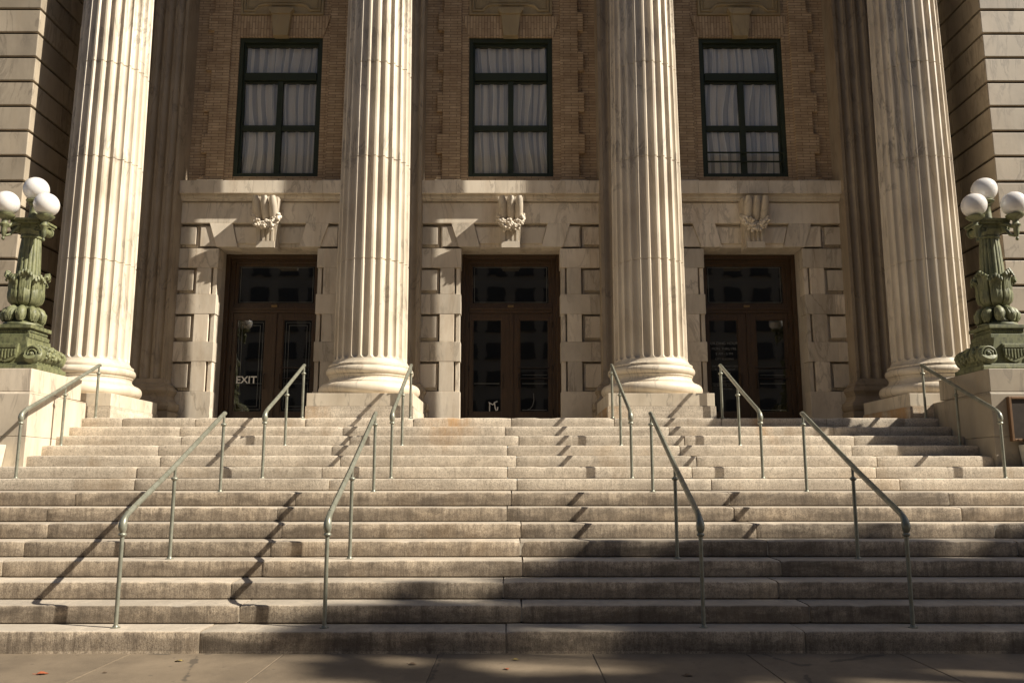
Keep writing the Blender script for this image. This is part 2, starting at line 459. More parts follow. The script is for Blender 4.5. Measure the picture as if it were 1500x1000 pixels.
# ---- columns
NF = 24
def shaft_mesh():
    z_a = TOP+.92; z_f = TOP+1.045; z_t = 14.55
    def rad(z):
        u = max(0, (z-z_f)/(z_t-z_f))
        return .633 - .095*u**1.6
    joints = [5.18, 7.02, 8.80, 10.55, 12.3]
    mb = MB(); rows = []
    # apophyge
    for (r,z) in ((.712,z_a),(.712,z_a+.035),(.690,z_a+.04),(.663,z_a+.07),(.645,z_a+.10)): rows.append((z,r,0,0))
    w0 = .134/2/.633                                    # half angle of a flute
    for q in (0,.08,.2,.4,.6,.8,1): 
        z = z_f + q*.062
        rows.append((z, rad(z), math.sqrt(max(0,1-(1-q)**2)), 0))
    z = z_f+.062
    zs = [z + (z_t-z)*i/26 for i in range(1,27)]
    for j in joints: zs = [a for a in zs if abs(a-j) > .12] + [j-.011, j-.007, j+.007, j+.011]
    zs.sort()
    for z in zs:
        g = .012 if any(abs(z-j) < .008 for j in joints) else 0
        rows.append((z, rad(z), 1, g))
    NA = 9
    per = NA+1
    vs = []; fs = []
    N = NF*per
    for (z,r,wq,g) in rows:
        for k in range(NF):
            ac = 2*PI*k/NF
            hw = w0*max(wq,.001)
            for i in range(NA):
                u = -1+2*i/(NA-1)
                a = ac + u*hw
                d = .060*wq*math.sqrt(max(0,1-u*u))**1.0 if 0 < i < NA-1 else 0
                rr = r-d-g
                vs.append((rr*math.cos(a), rr*math.sin(a), z))
            a = ac+PI/NF
            vs.append(((r-g)*math.cos(a), (r-g)*math.sin(a), z))
    for q in range(len(rows)-1):
        for i in range(N):
            j = (i+1) % N
            fs.append((q*N+i, q*N+j, (q+1)*N+j, (q+1)*N+i))
    mb.tint = .5
    mb.add(vs, fs)
    return mb
def arc(cr, cz, r, a0, a1, n=8):
    return [(cr+r*math.cos(R(a0+(a1-a0)*i/n)), cz+r*math.sin(R(a0+(a1-a0)*i/n))) for i in range(n+1)]
def base_mesh():
    z = TOP+.413
    p = [(.6,z)] + arc(.760,z+.112,.108,-90,90,12) + [(.735,z+.222),(.735,z+.245)]
    p += [(.715,z+.262),(.698,z+.285),(.692,z+.31),(.70,z+.335),(.712,z+.345),(.712,z+.362)]
    p += arc(.675,z+.435,.076,-90,90,10) + [(.66,z+.512)]
    mb = MB(); mb.tint = .8; mb.lathe(p, 0, 0, 96)
    return mb
def plinth_mesh():
    mb = MB(); mb.tint = .85; mb.mi = 0
    mb.box(-.863,.863,-.93,.863,TOP+.203,TOP+.413)
    mb.mi = 1; mb.tint = .6
    mb.box(-.878,.878,-.945,.878,TOP-.01,TOP+.200)
    return mb
first = None
for x in COLX:
    if first is None:
        col = shaft_mesh().build('fluted_column', M['column'], smooth=38); col.parent = bld
        b = base_mesh().build('column_base', M['column'], col, smooth=40)
        q = plinth_mesh().build('plinth', [M['column'], M['step_high']], col, bevel=.006)
        first = col
    else: col = copy_tree(first, bld)
    col.location = (x, COLY-16.5, 0)
    col.rotation_euler = (0,0,0)

# ---- entablature and portico ceiling above the picture, which shade the wall
mb = MB(); mb.tint = .6
mb.box(-8.55,8.55,13.92,15.14,14.75,16.0)
mb.box(-8.6,8.6,13.80,15.2,16.0,17.1)
mb.prism_x([(13.8,17.1),(13.2,17.35),(13.0,17.4),(13.0,17.75),(15.2,17.75),(15.2,17.1)], -8.9, 8.9)
part(mb, 'entablature', M['pier_stone'], bevel=.01)
mb = MB(); mb.box(-8.55,8.55,15.15,16.9,14.95,15.2); part(mb, 'portico_ceiling', M['pier_stone'])
for x in COLX:
    cp = MB(); cp.tint = .6
    cp.prism_y([(x-.72,14.6),(x+.72,14.6),(x+.72,14.745),(x-.72,14.745)], COLY-.72, COLY+.72)
    cp.lathe([(.54,14.3),(.56,14.42),(.68,14.601)], x, COLY, 32)
    part(cp, 'capital', M['column'])

# ---- pilasters behind the columns
def pilaster_mesh():
    mb = MB(); mb.tint = .35
    hw = .66; yf = -.34; yb = .25
    pts = [(-hw,yb),(-hw,yf)]
    nfl = 6; pitch = 2*hw/(nfl+.35)
    for k in range(nfl):
        c0 = -hw + pitch*(k+.675)
        r = pitch*.37
        for i in range(9):
            a = PI - PI*i/8
            pts.append((c0+r*math.cos(a), yf + r*.8*math.sin(a)))
    pts += [(hw,yf),(hw,yb)]
    n = len(pts)
    zs = [TOP+.95, 5.3, 5.308, 7.35, 7.358, 9.4, 9.408, 14.9]
    z0 = TOP+.95
    vs = [(x,y,z) for z in (z0,14.9) for x,y in pts]
    fs = [tuple(range(n-1,-1,-1)), tuple(range(n,2*n))]+[(i,(i+1)%n,(i+1)%n+n,i+n) for i in range(n)]
    mb.add(vs, fs)
    prof = [(0,TOP),(.18,TOP),(.18,TOP+.30),(.15,TOP+.32),(.185,TOP+.36),(.20,TOP+.42),(.185,TOP+.48),(.14,TOP+.51),(.125,TOP+.53),
            (.10,TOP+.56),(.085,TOP+.61),(.10,TOP+.66),(.11,TOP+.67),(.135,TOP+.72),(.11,TOP+.78),(.07,TOP+.80),(.07,TOP+.84),(.02,TOP+.88),(0,TOP+.96)]
    for (e,z),(e2,z2) in zip(prof, prof[1:]):
        if abs(z2-z) < 1e-6: continue
        a = [(-hw-e,yf-e,z),(hw+e,yf-e,z),(hw+e,yb,z),(-hw-e,yb,z)]
        b = [(-hw-e2,yf-e2,z2),(hw+e2,yf-e2,z2),(hw+e2,yb,z2),(-hw-e2,yb,z2)]
        mb.add(a+b, [(0,1,5,4),(1,2,6,5),(3,0,4,7)])
    mb.add([(-hw,yf+.001,TOP),(hw,yf+.001,TOP),(hw,yf+.001,TOP+.96),(-hw,yf+.001,TOP+.96)], [(0,1,2,3)])
    return mb
pil0 = None
for x in COLX:
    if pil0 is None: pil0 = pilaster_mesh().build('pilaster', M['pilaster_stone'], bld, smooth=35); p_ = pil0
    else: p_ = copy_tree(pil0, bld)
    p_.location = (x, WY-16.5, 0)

# ---- lower stone wall with banded quoins, voussoirs, frieze
wall = MB()
def mir(f):
    for sg in (-1,1): f(sg)
BANDS = [(TOP-.005,3.161),(3.756,4.149),(4.712,5.114),(5.662,6.056)]
ROWS = [(3.161,3.756),(4.149,4.712),(5.114,5.662),(6.056,6.545)]
for cx in BAYS:
    def side(sg):
        def B(x0,x1,y0,y1,z0,z1): wall.blk(cx+sg*x0, cx+sg*x1, y0, y1, z0, z1)
        wall.mi = 0; wall.tint = .15
        wall.box(cx+sg*1.035, cx+sg*2.445, WY+.17, 17.4, TOP-.01, 7.1)
        for (z0,z1) in BANDS:
            jx = 1.6
            B(.995, jx-.0015, WY, WY+.30, z0, z1)
            B(jx+.0015, 1.86, WY+.001, WY+.30, z0, z1)
        for (z0,z1) in ROWS[:3]:
            B(1.012, 1.092, WY+.03, WY+.30, z0+.002, z1-.002)
            B(1.128, 1.415, WY+.004, WY+.22, z0+.002, z1-.002)
            # bordered square panel
            B(1.483, 1.80, WY+.012, WY+.25, z0+.082, z1-.05)
            wall.tint = .3
            B(1.45, 1.86, WY+.10, WY+.3, z0+.022, z1-.022)
        z0,z1 = ROWS[3]
        B(1.483, 1.80, WY+.012, WY+.25, z0+.09, z1-.035)
        B(1.45, 1.86, WY+.10, WY+.3, z0+.04, z1-.004)
        # block beside the splayed voussoir, cut to its slope
        wall.tint = random.random()
        pl = [(cx+sg*a,b) for a,b in ((1.04,6.10),(1.41,6.10),(1.41,6.535),(1.17,6.535))]
        wall.prism_y(pl if sg > 0 else pl[::-1], WY+.03, WY+.22)
        wall.tint = random.random()
        pl = [(cx+sg*a,b) for a,b in ((1.04,6.10),(1.385,6.10),(1.385,6.495),(1.17,6.495))]
        wall.prism_y(pl if sg > 0 else pl[::-1], WY+.008, WY+.10)
        # voussoir
        wall.tint = random.random()*.5+.5
        pl = [(cx+sg*a,b) for a,b in ((.625,6.085),(1.045,6.085),(1.205,6.5795),(.748,6.5795))]
        wall.prism_y(pl if sg > 0 else pl[::-1], WY-.022, WY+.3)
        # flat-arch panel between voussoir and keystone
        wall.tint = random.random()
        pl = [(cx+sg*a,b) for a,b in ((.10,6.10),(.66,6.10),(.775,6.54),(.10,6.54))]
        wall.prism_y(pl if sg > 0 else pl[::-1], WY+.06, WY+.3)
        wall.tint = random.random()
        pl = [(cx+sg*a,b) for a,b in ((.10,6.17),(.635,6.17),(.715,6.50),(.10,6.50))]
        wall.prism_y(pl if sg > 0 else pl[::-1], WY+.02, WY+.25)
    mir(side)
    wall.tint = .3
    wall.box(cx-1.03, cx+1.03, WY+.11, 17.3, 6.09, 7.1)
    # frieze
    wall.blk(cx-1.83, cx+1.83, WY-.02, WY+.2, 6.58, 7.012)
part(wall, 'stone_wall', M['wall_stone'], bevel=.005)
# outer bits of wall behind the outer columns
for sg in (-1,1):
    mb = MB(); mb.tint = .2
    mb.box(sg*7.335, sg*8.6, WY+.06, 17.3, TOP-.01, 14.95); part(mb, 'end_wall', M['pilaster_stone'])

# sills
for cx in BAYS:
    mb = MB()
    for a,b in ((-1.86,-1.10),(-1.097,-.32),(-.317,.31),(.313,1.097),(1.10,1.86)):
        mb.tint = .55+.45*random.random(); mb.box(cx+a, cx+b, WY-.2, 16.66, 7.15, 7.42)
        mb.tint = .35; 
        mb.prism_x([(16.62,7.03),(WY-.08,7.03),(WY-.085,7.06),(WY-.115,7.075),(WY-.13,7.1),(WY-.13,7.1495),(16.62,7.1495)], cx+a, cx+b)
    for sg in (-1,1):
        mb.tint = random.random(); mb.box(cx+sg*1.02, cx+sg*1.56, 16.50, 16.64, 7.4205, 7.535)
    part(mb, 'sill_course', M['wall_stone'], bevel=.005)

# ---- brick upper wall
bw = MB()
for cx in BAYS:
    for sg in (-1,1):
        bw.box(cx+sg*.885, cx+sg*2.445, BY, 17.2, 7.3, 15.0)
        z = 7.5351
        bw.box(cx+sg*1.05, cx+sg*1.423, BY-.07, BY+.1, z, 13.9)
        for k in range(7):
            z0 = 7.23+.915*k
            bw.box(cx+sg*1.4231, cx+sg*1.54, BY-.0698, BY+.1, max(z0,7.5352), z0+.42)
    bw.box(cx-.8849, cx+.8849, BY+.001, 17.2, 10.78, 15.0)
    bw.box(cx-.8849, cx+.8849, BY+.02, 17.2, 7.3, 7.66)
part(bw, 'brick_wall', M['brick'], bevel=.003, seg=1)
for cx in BAYS:
    mb = MB()
    mb.prism_y([(cx-.9,10.76),(cx+.9,10.76),(cx+1.04,11.25),(cx-1.04,11.25)], BY-.02, BY+.2)
    part(mb, 'flat_arch', M['brick_soldier'])
    mb = MB(); mb.tint = .7
    mb.prism_y([(cx-.155,10.745),(cx+.155,10.745),(cx+.205,11.23),(cx-.205,11.23)], BY-.12, BY+.2)
    mb.prism_y([(cx-.20,11.231),(cx+.20,11.231),(cx+.265,11.33),(cx+.265,11.37),(cx-.265,11.37),(cx-.265,11.33)], BY-.15, BY+.2)
    part(mb, 'window_keystone', M['panel_stone'], bevel=.006)
    mb = MB(); mb.tint = .5
    mb.box(cx-.885, cx+.885, BY-.03, BY+.2, 11.262, 13.6)
    sh = [(-.80,11.36),(-.60,11.36),(-.56,11.42),(-.50,11.475),(-.40,11.5),(.40,11.5),(.50,11.475),(.56,11.42),(.60,11.36),(.80,11.36),(.80,13.3)]
    mb.tube([(cx+a,BY-.03,b) for a,b in [(-.80,13.3)]+sh], .035, 8)
    mb.tube([(cx+a*.93,BY-.03,b+.06) for a,b in [(-.80,13.2)]+sh], .018, 6)
    for sg in (-1,1): mb.box(cx+sg*.84, cx+sg*.8851, BY-.055, BY-.0305, 11.262, 13.6)
    mb.box(cx-.8389, cx+.8389, BY-.0551, BY-.0305, 11.262, 11.295)
    part(mb, 'carved_panel', M['panel_stone'], smooth=40)

# ---- keystones with leaf lobes and a garland
def keystone(cx):
    mb = MB(); mb.tint = .25
    # body: side profile (y,z), tapering in width with height
    prof = [(WY+.2,6.02),(WY-.20,6.02),(WY-.205,6.12),(WY-.215,6.30),(WY-.23,6.45),(WY-.235,6.52),(WY-.24,6.60),(WY-.27,6.72),(WY-.31,6.82),(WY-.355,6.93),(WY-.37,7.0),(WY-.36,7.025),(WY+.2,7.025)]
    def hw(z): return .175+.075*(z-6.02)
    n = len(prof)
    mb.add([(cx-hw(z),y+.02,z) for y,z in prof]+[(cx+hw(z),y+.02,z) for y,z in prof],
           [tuple(range(n-1,-1,-1)), tuple(range(n,2*n))]+[(i,(i+1)%n,(i+1)%n+n,i+n) for i in range(n)])
    # three tongue leaves
    for k in (-1,0,1):
        pts = []; rad = []
        for (y,z,r) in ((WY-.20,6.44,.030),(WY-.245,6.56,.070),(WY-.30,6.70,.088),(WY-.375,6.84,.086),(WY-.435,6.95,.072),(WY-.455,7.015,.05)):
            pts.append((cx+k*.168*(.86+.14*(z-6.4)/.6),y,z)); rad.append(r)
        mb.tube(pts, rad, 12)
    # fillets between the lower flutes and a bottom block
    for k in (-1.5,-.5,.5,1.5):
        mb.box(cx+k*.088-.020, cx+k*.088+.020, WY-.222, WY-.17, 6.15, 6.46)
    mb.box(cx-.182, cx+.182, WY-.228, WY-.15, 6.015, 6.145)
    for sg in (-1,1):
        mb.box(cx+sg*.182, cx+sg*.205, WY-.10, WY+.1, 6.02, 7.02)
    o = part(mb, 'keystone', M['wall_stone'], smooth=35)
    w = MB(); rnd = random.Random(int(cx*10)+3)
    for i in range(300):
        u = rnd.uniform(-1,1)
        a = u*1.55
        z = 6.66 - .22*math.cos(a) + rnd.gauss(0,.045)*(.6+.5*math.cos(a))
        x = cx + .25*math.sin(a)*1.02 + rnd.gauss(0,.012)
        y = WY-.285-.05*math.cos(a) + rnd.gauss(0,.022) + (.05 if abs(u) > .85 else 0)
        r = rnd.uniform(.02,.042)
        w.tint = rnd.random()
        w.ball((x,y,z), r, 7, 5, rnd.uniform(.6,1.2))
    wo = w.build('garland', M['wall_stone'], o, smooth=60)
    return o
for cx in BAYS: keystone(cx)

# ---- doors
def text_mesh(s, size, mat, parent, name, loc, align='CENTER', bold=0.0):
    cu = bpy.data.curves.new(name, 'FONT'); cu.body = s; cu.size = size; cu.align_x = align; cu.extrude = .0015; cu.offset = bold
    cu.space_line = 1.0
    ob = bpy.data.objects.new(name, cu); COL.objects.link(ob)
    dg = bpy.context.evaluated_depsgraph_get()
    me = bpy.data.meshes.new_from_object(ob.evaluated_get(dg))
    bpy.data.objects.remove(ob)
    me.materials.clear(); me.materials.append(mat)
    o = bpy.data.objects.new(name, me); COL.objects.link(o)
    o.location = loc; o.rotation_euler = (R(90),0,0); o.parent = parent
    return o
def door(cx, kind):
    y = 17.11
    f = MB()
    # casing, transom bar, lining
    for sg in (-1,1):
        f.box(sg*.86, sg*1.034, y, 17.38, TOP, 6.089)
        f.box(sg*.945, sg*1.034, y-.10, y-.0005, TOP, 6.0889)
    f.box(-.859, .859, y+.001, 17.38, 5.93, 6.0885)
    f.box(-.944, .944, y-.09, y-.0005, 6.0, 6.0885)
    f.box(-.859, .859, y-.01, 17.38, 4.865, 5.02)
    f.box(-.859, .859, y-.04, y-.0105, 4.93, 4.975)
    d = part(f, 'door', M['wood'], bevel=.006); d.location = (cx, -16.5, 0)
    tf = MB()
    for a in ((-.8585,.8585,5.0205,5.075),(-.8585,.8585,5.865,5.9295)): tf.box(a[0],a[1],y+.03,y+.09,a[2],a[3])
    for sg in (-1,1): tf.box(sg*.79, sg*.8585, y+.031, y+.089, 5.0755, 5.8645)
    tf.build('transom_frame', M['wood'], d, bevel=.004)
    gl = MB(); gl.box(-.789,.789,y+.055,y+.061,5.076,5.864); gl.build('transom_glass', M['door_glass'], d)
    for sg in (-1,1):
        lf = MB(); x0,x1 = (.012,.857)
        def bx(a,b,z0,z1,ya=y+.02,yb=y+.085):
            lf.box(sg*a, sg*b, ya, yb, z0, z1)
        bx(x0,.185,TOP+.015,4.862); bx(.785,x1,TOP+.0151,4.8619)
        bx(.1852,.7848,TOP+.0152,2.81); bx(.1852,.7848,4.735,4.8618)
        # moulded bead round the glass
        for a in ((.1853,.203,2.81,4.735),(.767,.7847,2.81,4.735)): bx(*a, y+.035, y+.075)
        bx(.2031,.7669,2.8101,2.83,y+.035,y+.075); bx(.2031,.7669,4.715,4.7349,y+.035,y+.075)
        if sg > 0: bx(-.011,.05,TOP+.016,4.861,y-.003,y+.0195)       # astragal
        l = lf.build('door_leaf', M['wood'], d, bevel=.004)
        gg = MB(); gg.box(sg*.2032, sg*.7668, y+.055, y+.061, 2.8302, 4.7148); gg.build('glass', M['door_glass'], d)
        # push bar
        hb = MB()
        zb = 3.72
        if sg > 0:
            for z in (3.72,3.50):
                pb = MB(); pb.tube([(sg*.15,y-.005,z),(sg*.80,y-.005,z)], .013, 8)
                pb.build('push_bar', M['bronze'], d, smooth=60)
        hb = MB()
        hb.tube([(sg*.16,y+.03,3.30),(sg*.16,y-.03,3.32),(sg*.16,y-.03,3.58),(sg*.16,y+.03,3.60)], .012, 8)
        hb.build('handle', M['bronze'], d, smooth=60)
        for z in (2.75,3.65,4.55):
            hg = MB(); hg.tube([(sg*.862,y-.004,z),(sg*.862,y-.004,z+.12)], .013, 8)
            hg.build('hinge', M['bronze'], d, smooth=60)
    gy = y+.051
    e = [MB()]
    def flush():
        if e[0].v: e[0].build('etched_border', M['etched'], d)
        e[0] = MB()
    def line(x0,z0,x1,z1,w=.0055, own=True):
        if own: flush()
        e[0].box(min(x0,x1)-w/2, max(x0,x1)+w/2, gy, gy+.0025, min(z0,z1)-w/2, max(z0,z1)+w/2)
    def rect(a,b,z0,z1,w=.0055):
        a, b = min(a,b), max(a,b); flush()
        line(a+w*.5,z0,b-w*.5,z0,w,False); line(a+w*.5,z1,b-w*.5,z1,w,False)
        e[0].box(a-w/2,a+w/2,gy+.0002,gy+.0024,z0-w/2,z1+w/2); e[0].box(b-w/2,b+w/2,gy+.0002,gy+.0024,z0-w/2,z1+w/2)
    if kind == 'exit':
        for sg in (-1,1):
            rect(sg*.485-.245, sg*.485+.245, 2.87, 4.67); rect(sg*.485-.185, sg*.485+.185, 2.93, 4.61)
        line(-.60,3.40,-.215,3.40,.006); line(.25,3.40,.73,3.40,.006)
    else:
        line(-.745,3.40,-.235,3.40,.008); line(.235,3.40,.745,3.40,.008); line(.235,3.58,.745,3.58,.006); line(.24,2.86,.73,2.86,.01)
    rect(-.755,.755,5.10,5.845,.006)
    flush()
    # metal closer plate on the transom bar
    k = MB(); k.box(-.06,.06,y-.06,y-.0405,4.98,5.02); k.build('closer_plate', M['brass'], d, bevel=.004)
    if kind == 'exit':
        o = text_mesh('EXIT', .205, M['white_letter'], d, 'exit_lettering', (-.745,gy-.024,3.405), 'LEFT', .003); o.scale = (1.02,1,1)
    if kind == 'hours':
        rows = [('BUILDING HOURS',.088,4.21),('MON. THRU FRI.',.078,4.10),('8 AM - 5 PM',.078,3.995),('CITY BUILDING',.062,3.89),
                ('THIS AREA IS MONITORED',.050,3.745),('BY CLOSED CIRCUIT',.050,3.675),('TELEVISION',.050,3.605),
                ('NO SMOKING',.050,3.51),('PERMITTED',.050,3.44),('NO WEAPONS ALLOWED',.050,3.345),('ON PREMISES',.050,3.275)]
        for s_,sz,z in rows: text_mesh(s_, sz*.9, M['dim_letter'], d, 'notice_lettering', (-.48,gy-.004,z))
    if kind == 'plain':
        k = MB()
        k.tube([(-.43,gy-.01,2.835),(-.425,gy-.01,2.98),(-.445,gy-.01,3.02),(-.40,gy-.01,2.985),(-.36,gy-.01,2.965),(-.33,gy-.01,3.01),(-.27,gy-.01,3.035)], .011, 6)
        k.tube([(-.33,gy-.01,3.0),(-.315,gy-.01,2.90),(-.30,gy-.01,2.85),(-.27,gy-.01,2.86),(-.262,gy-.01,2.92)], .014, 6)
        k.build('chalk_scrawl', M['white_letter'], d, smooth=60)
        k = MB()
        k.tube([(.47,gy-.008,3.20),(.475,gy-.008,3.05),(.45,gy-.008,2.95),(.40,gy-.008,2.885),(.33,gy-.008,2.86)], [.005,.007,.007,.006,.004], 6)
        k.build('chalk_scrawl', M['dim_letter'], d, smooth=60)
    # dim vestibule behind
    v = MB()
    v.box(-1.3,1.3,19.4,19.45,TOP,6.2); v.box(-1.32,-1.3,17.4,19.4,TOP,6.2); v.box(1.3,1.32,17.4,19.4,TOP,6.2)
    v.box(-1.3,1.3,17.4,19.4,6.1,6.12); v.box(-1.3,1.3,17.4,19.4,TOP-.03,TOP-.001)
    v.build('vestibule', M['interior'], d)
for cx,k in zip(BAYS, ('exit','plain','hours')): door(cx, k)

# ---- windows
def window(cx, seed, rails):
    yf = 16.73
    f = MB()
    def B(x0,x1,z0,z1,y0=yf,y1=yf+.12): f.box(x0,x1,y0,y1,z0,z1)
    for sg in (-1,1):
        B(sg*.80, sg*.886, 7.6602, 10.7795, yf-.05)
        B(sg*.762, sg*.7998, 7.74, 10.70, yf+.01)
    B(-.7999,.7999,7.6603,7.739,yf-.05); B(-.7999,.7999,10.66,10.7794,yf-.05)
    B(-.7618,.7618,10.60,10.6598,yf+.01)
    B(-.7618,.7618,9.815,9.985,yf-.02)              # transom
    B(-.058,.058,7.7392,9.7998,yf+.0)             # mullion
    for sg in (-1,1):
        B(sg*.0582,sg*.7617,8.70,8.82,yf+.02); B(sg*.0582,sg*.7617,7.7393,7.765,yf+.02); B(sg*.0582,sg*.7617,9.775,9.7997,yf+.02)
    w = part(f, 'window', M['green_frame'], bevel=.006); w.location = (cx,-16.5,0)
    for (a,b,z0,z1) in ((-.7616,.7616,9.9852,10.5998),(-.7616,-.0583,8.8202,9.7748),(.0583,.7616,8.8202,9.7748),(-.7616,-.0583,7.7652,8.6998),(.0583,.7616,7.7652,8.6998)):
        g_ = MB(); g_.box(a,b,yf+.06,yf+.064,z0,z1); g_.build('pane', M['window_glass'], w)
    if rails:
        r_ = MB()
        for z in (8.0,8.2):
            r_ = MB(); r_.tube([(-.80,yf-.03,z),(.80,yf-.03,z)], .02, 8)
            r_.build('guard_rail', M['green_frame'], w, smooth=60)
    # curtain: one gathered sheet with broad stripes
    rnd = random.Random(seed)
    ph = [rnd.uniform(0,6.28) for _ in range(6)]
    c = MB(); nx, nz = 150, 24
    vs = []; ts = []; fs = []
    for j in range(nz+1):
        z = 7.68+3.05*j/nz
        for i in range(nx+1):
            u = -.9+1.8*i/nx
            sway = .035*math.sin(z*1.3+ph[0]+u*2)+.02*math.sin(z*3.1+ph[1])
            fold = .026*math.sin((u+sway)*23+ph[2]+.7*math.sin(z*.8+ph[3]))+.016*math.sin((u+sway)*51+ph[4])
            vs.append((u+.012*math.sin(u*40+z), 16.845+fold, z))
            ts.append((u+sway)*5.6+.12*math.sin(u*9+ph[5])+.1*math.sin(u*23+ph[1])+seed*.31+5)
    for j in range(nz):
        for i in range(nx):
            a = j*(nx+1)+i
            fs.append((a,a+1,a+nx+2,a+nx+1))
    c.add(vs, fs); c.t = ts
    c.build('curtain', M['curtain'], w, smooth=80)
    rm = MB(); rm.box(-1.3,1.3,17.25,17.27,7.3,11.2); rm.build('room_lining', M['interior'], w)
for cx,s_,r_ in ((-BAY,3,False),(0,8,False),(BAY,5,True)): window(cx, s_, r_)

# ---- rusticated corner piers
for sg in (-1,1):
    mb = MB(); X0 = 8.57; YF = 14.15; P = .469
    mb.mi = 1; mb.tint = .1
    mb.box(sg*(X0+.05), sg*13, YF+.05, 17.3, .5, 18); mb.mi = 0
    zt = 9.91-.022
    k0 = -16
    for k in range(-16,16):
        z1 = zt+P*k; z0 = z1-P+.046
        if z1 < 1.0: continue
        cuts = [X0, X0+random.uniform(.5,1.3), X0+random.uniform(1.7,2.3), 13]
        if k % 2: cuts = [X0, X0+random.uniform(1.0,1.6), X0+random.uniform(2.2,3.0), 13]
        for a,b in zip(cuts, cuts[1:]):
            mb.tint = random.random()
            if a == X0:
                yy = YF+random.uniform(.9,1.3)
                mb.box(sg*a, sg*(b-.002), YF, yy-.002, z0, z1)
                mb.tint = random.random()
                mb.box(sg*(X0), sg*(X0+.4), yy, 17.2, z0, z1)
            else: mb.box(sg*(a+.001), sg*(b-.002), YF+random.uniform(0,.002), YF+.4, z0, z1)
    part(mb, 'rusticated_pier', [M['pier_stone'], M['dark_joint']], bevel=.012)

# ------------------------------------------------------------------ lamp pedestals
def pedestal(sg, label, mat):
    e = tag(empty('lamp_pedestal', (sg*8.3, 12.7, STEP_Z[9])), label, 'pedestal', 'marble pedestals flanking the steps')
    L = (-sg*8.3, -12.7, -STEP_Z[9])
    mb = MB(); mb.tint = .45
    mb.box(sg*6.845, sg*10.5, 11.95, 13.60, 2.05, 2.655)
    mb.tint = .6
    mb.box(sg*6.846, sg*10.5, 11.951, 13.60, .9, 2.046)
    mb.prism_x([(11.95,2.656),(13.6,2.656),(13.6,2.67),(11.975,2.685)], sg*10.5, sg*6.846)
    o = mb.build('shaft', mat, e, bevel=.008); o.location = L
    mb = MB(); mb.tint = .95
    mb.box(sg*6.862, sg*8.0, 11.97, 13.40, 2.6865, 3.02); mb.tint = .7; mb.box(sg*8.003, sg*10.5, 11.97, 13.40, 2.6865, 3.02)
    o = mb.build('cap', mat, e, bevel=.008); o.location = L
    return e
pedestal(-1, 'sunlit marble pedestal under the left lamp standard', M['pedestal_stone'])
pedestal(1, 'shaded marble pedestal with a bronze plaque under the right lamp standard', M['pedestal_shade'])

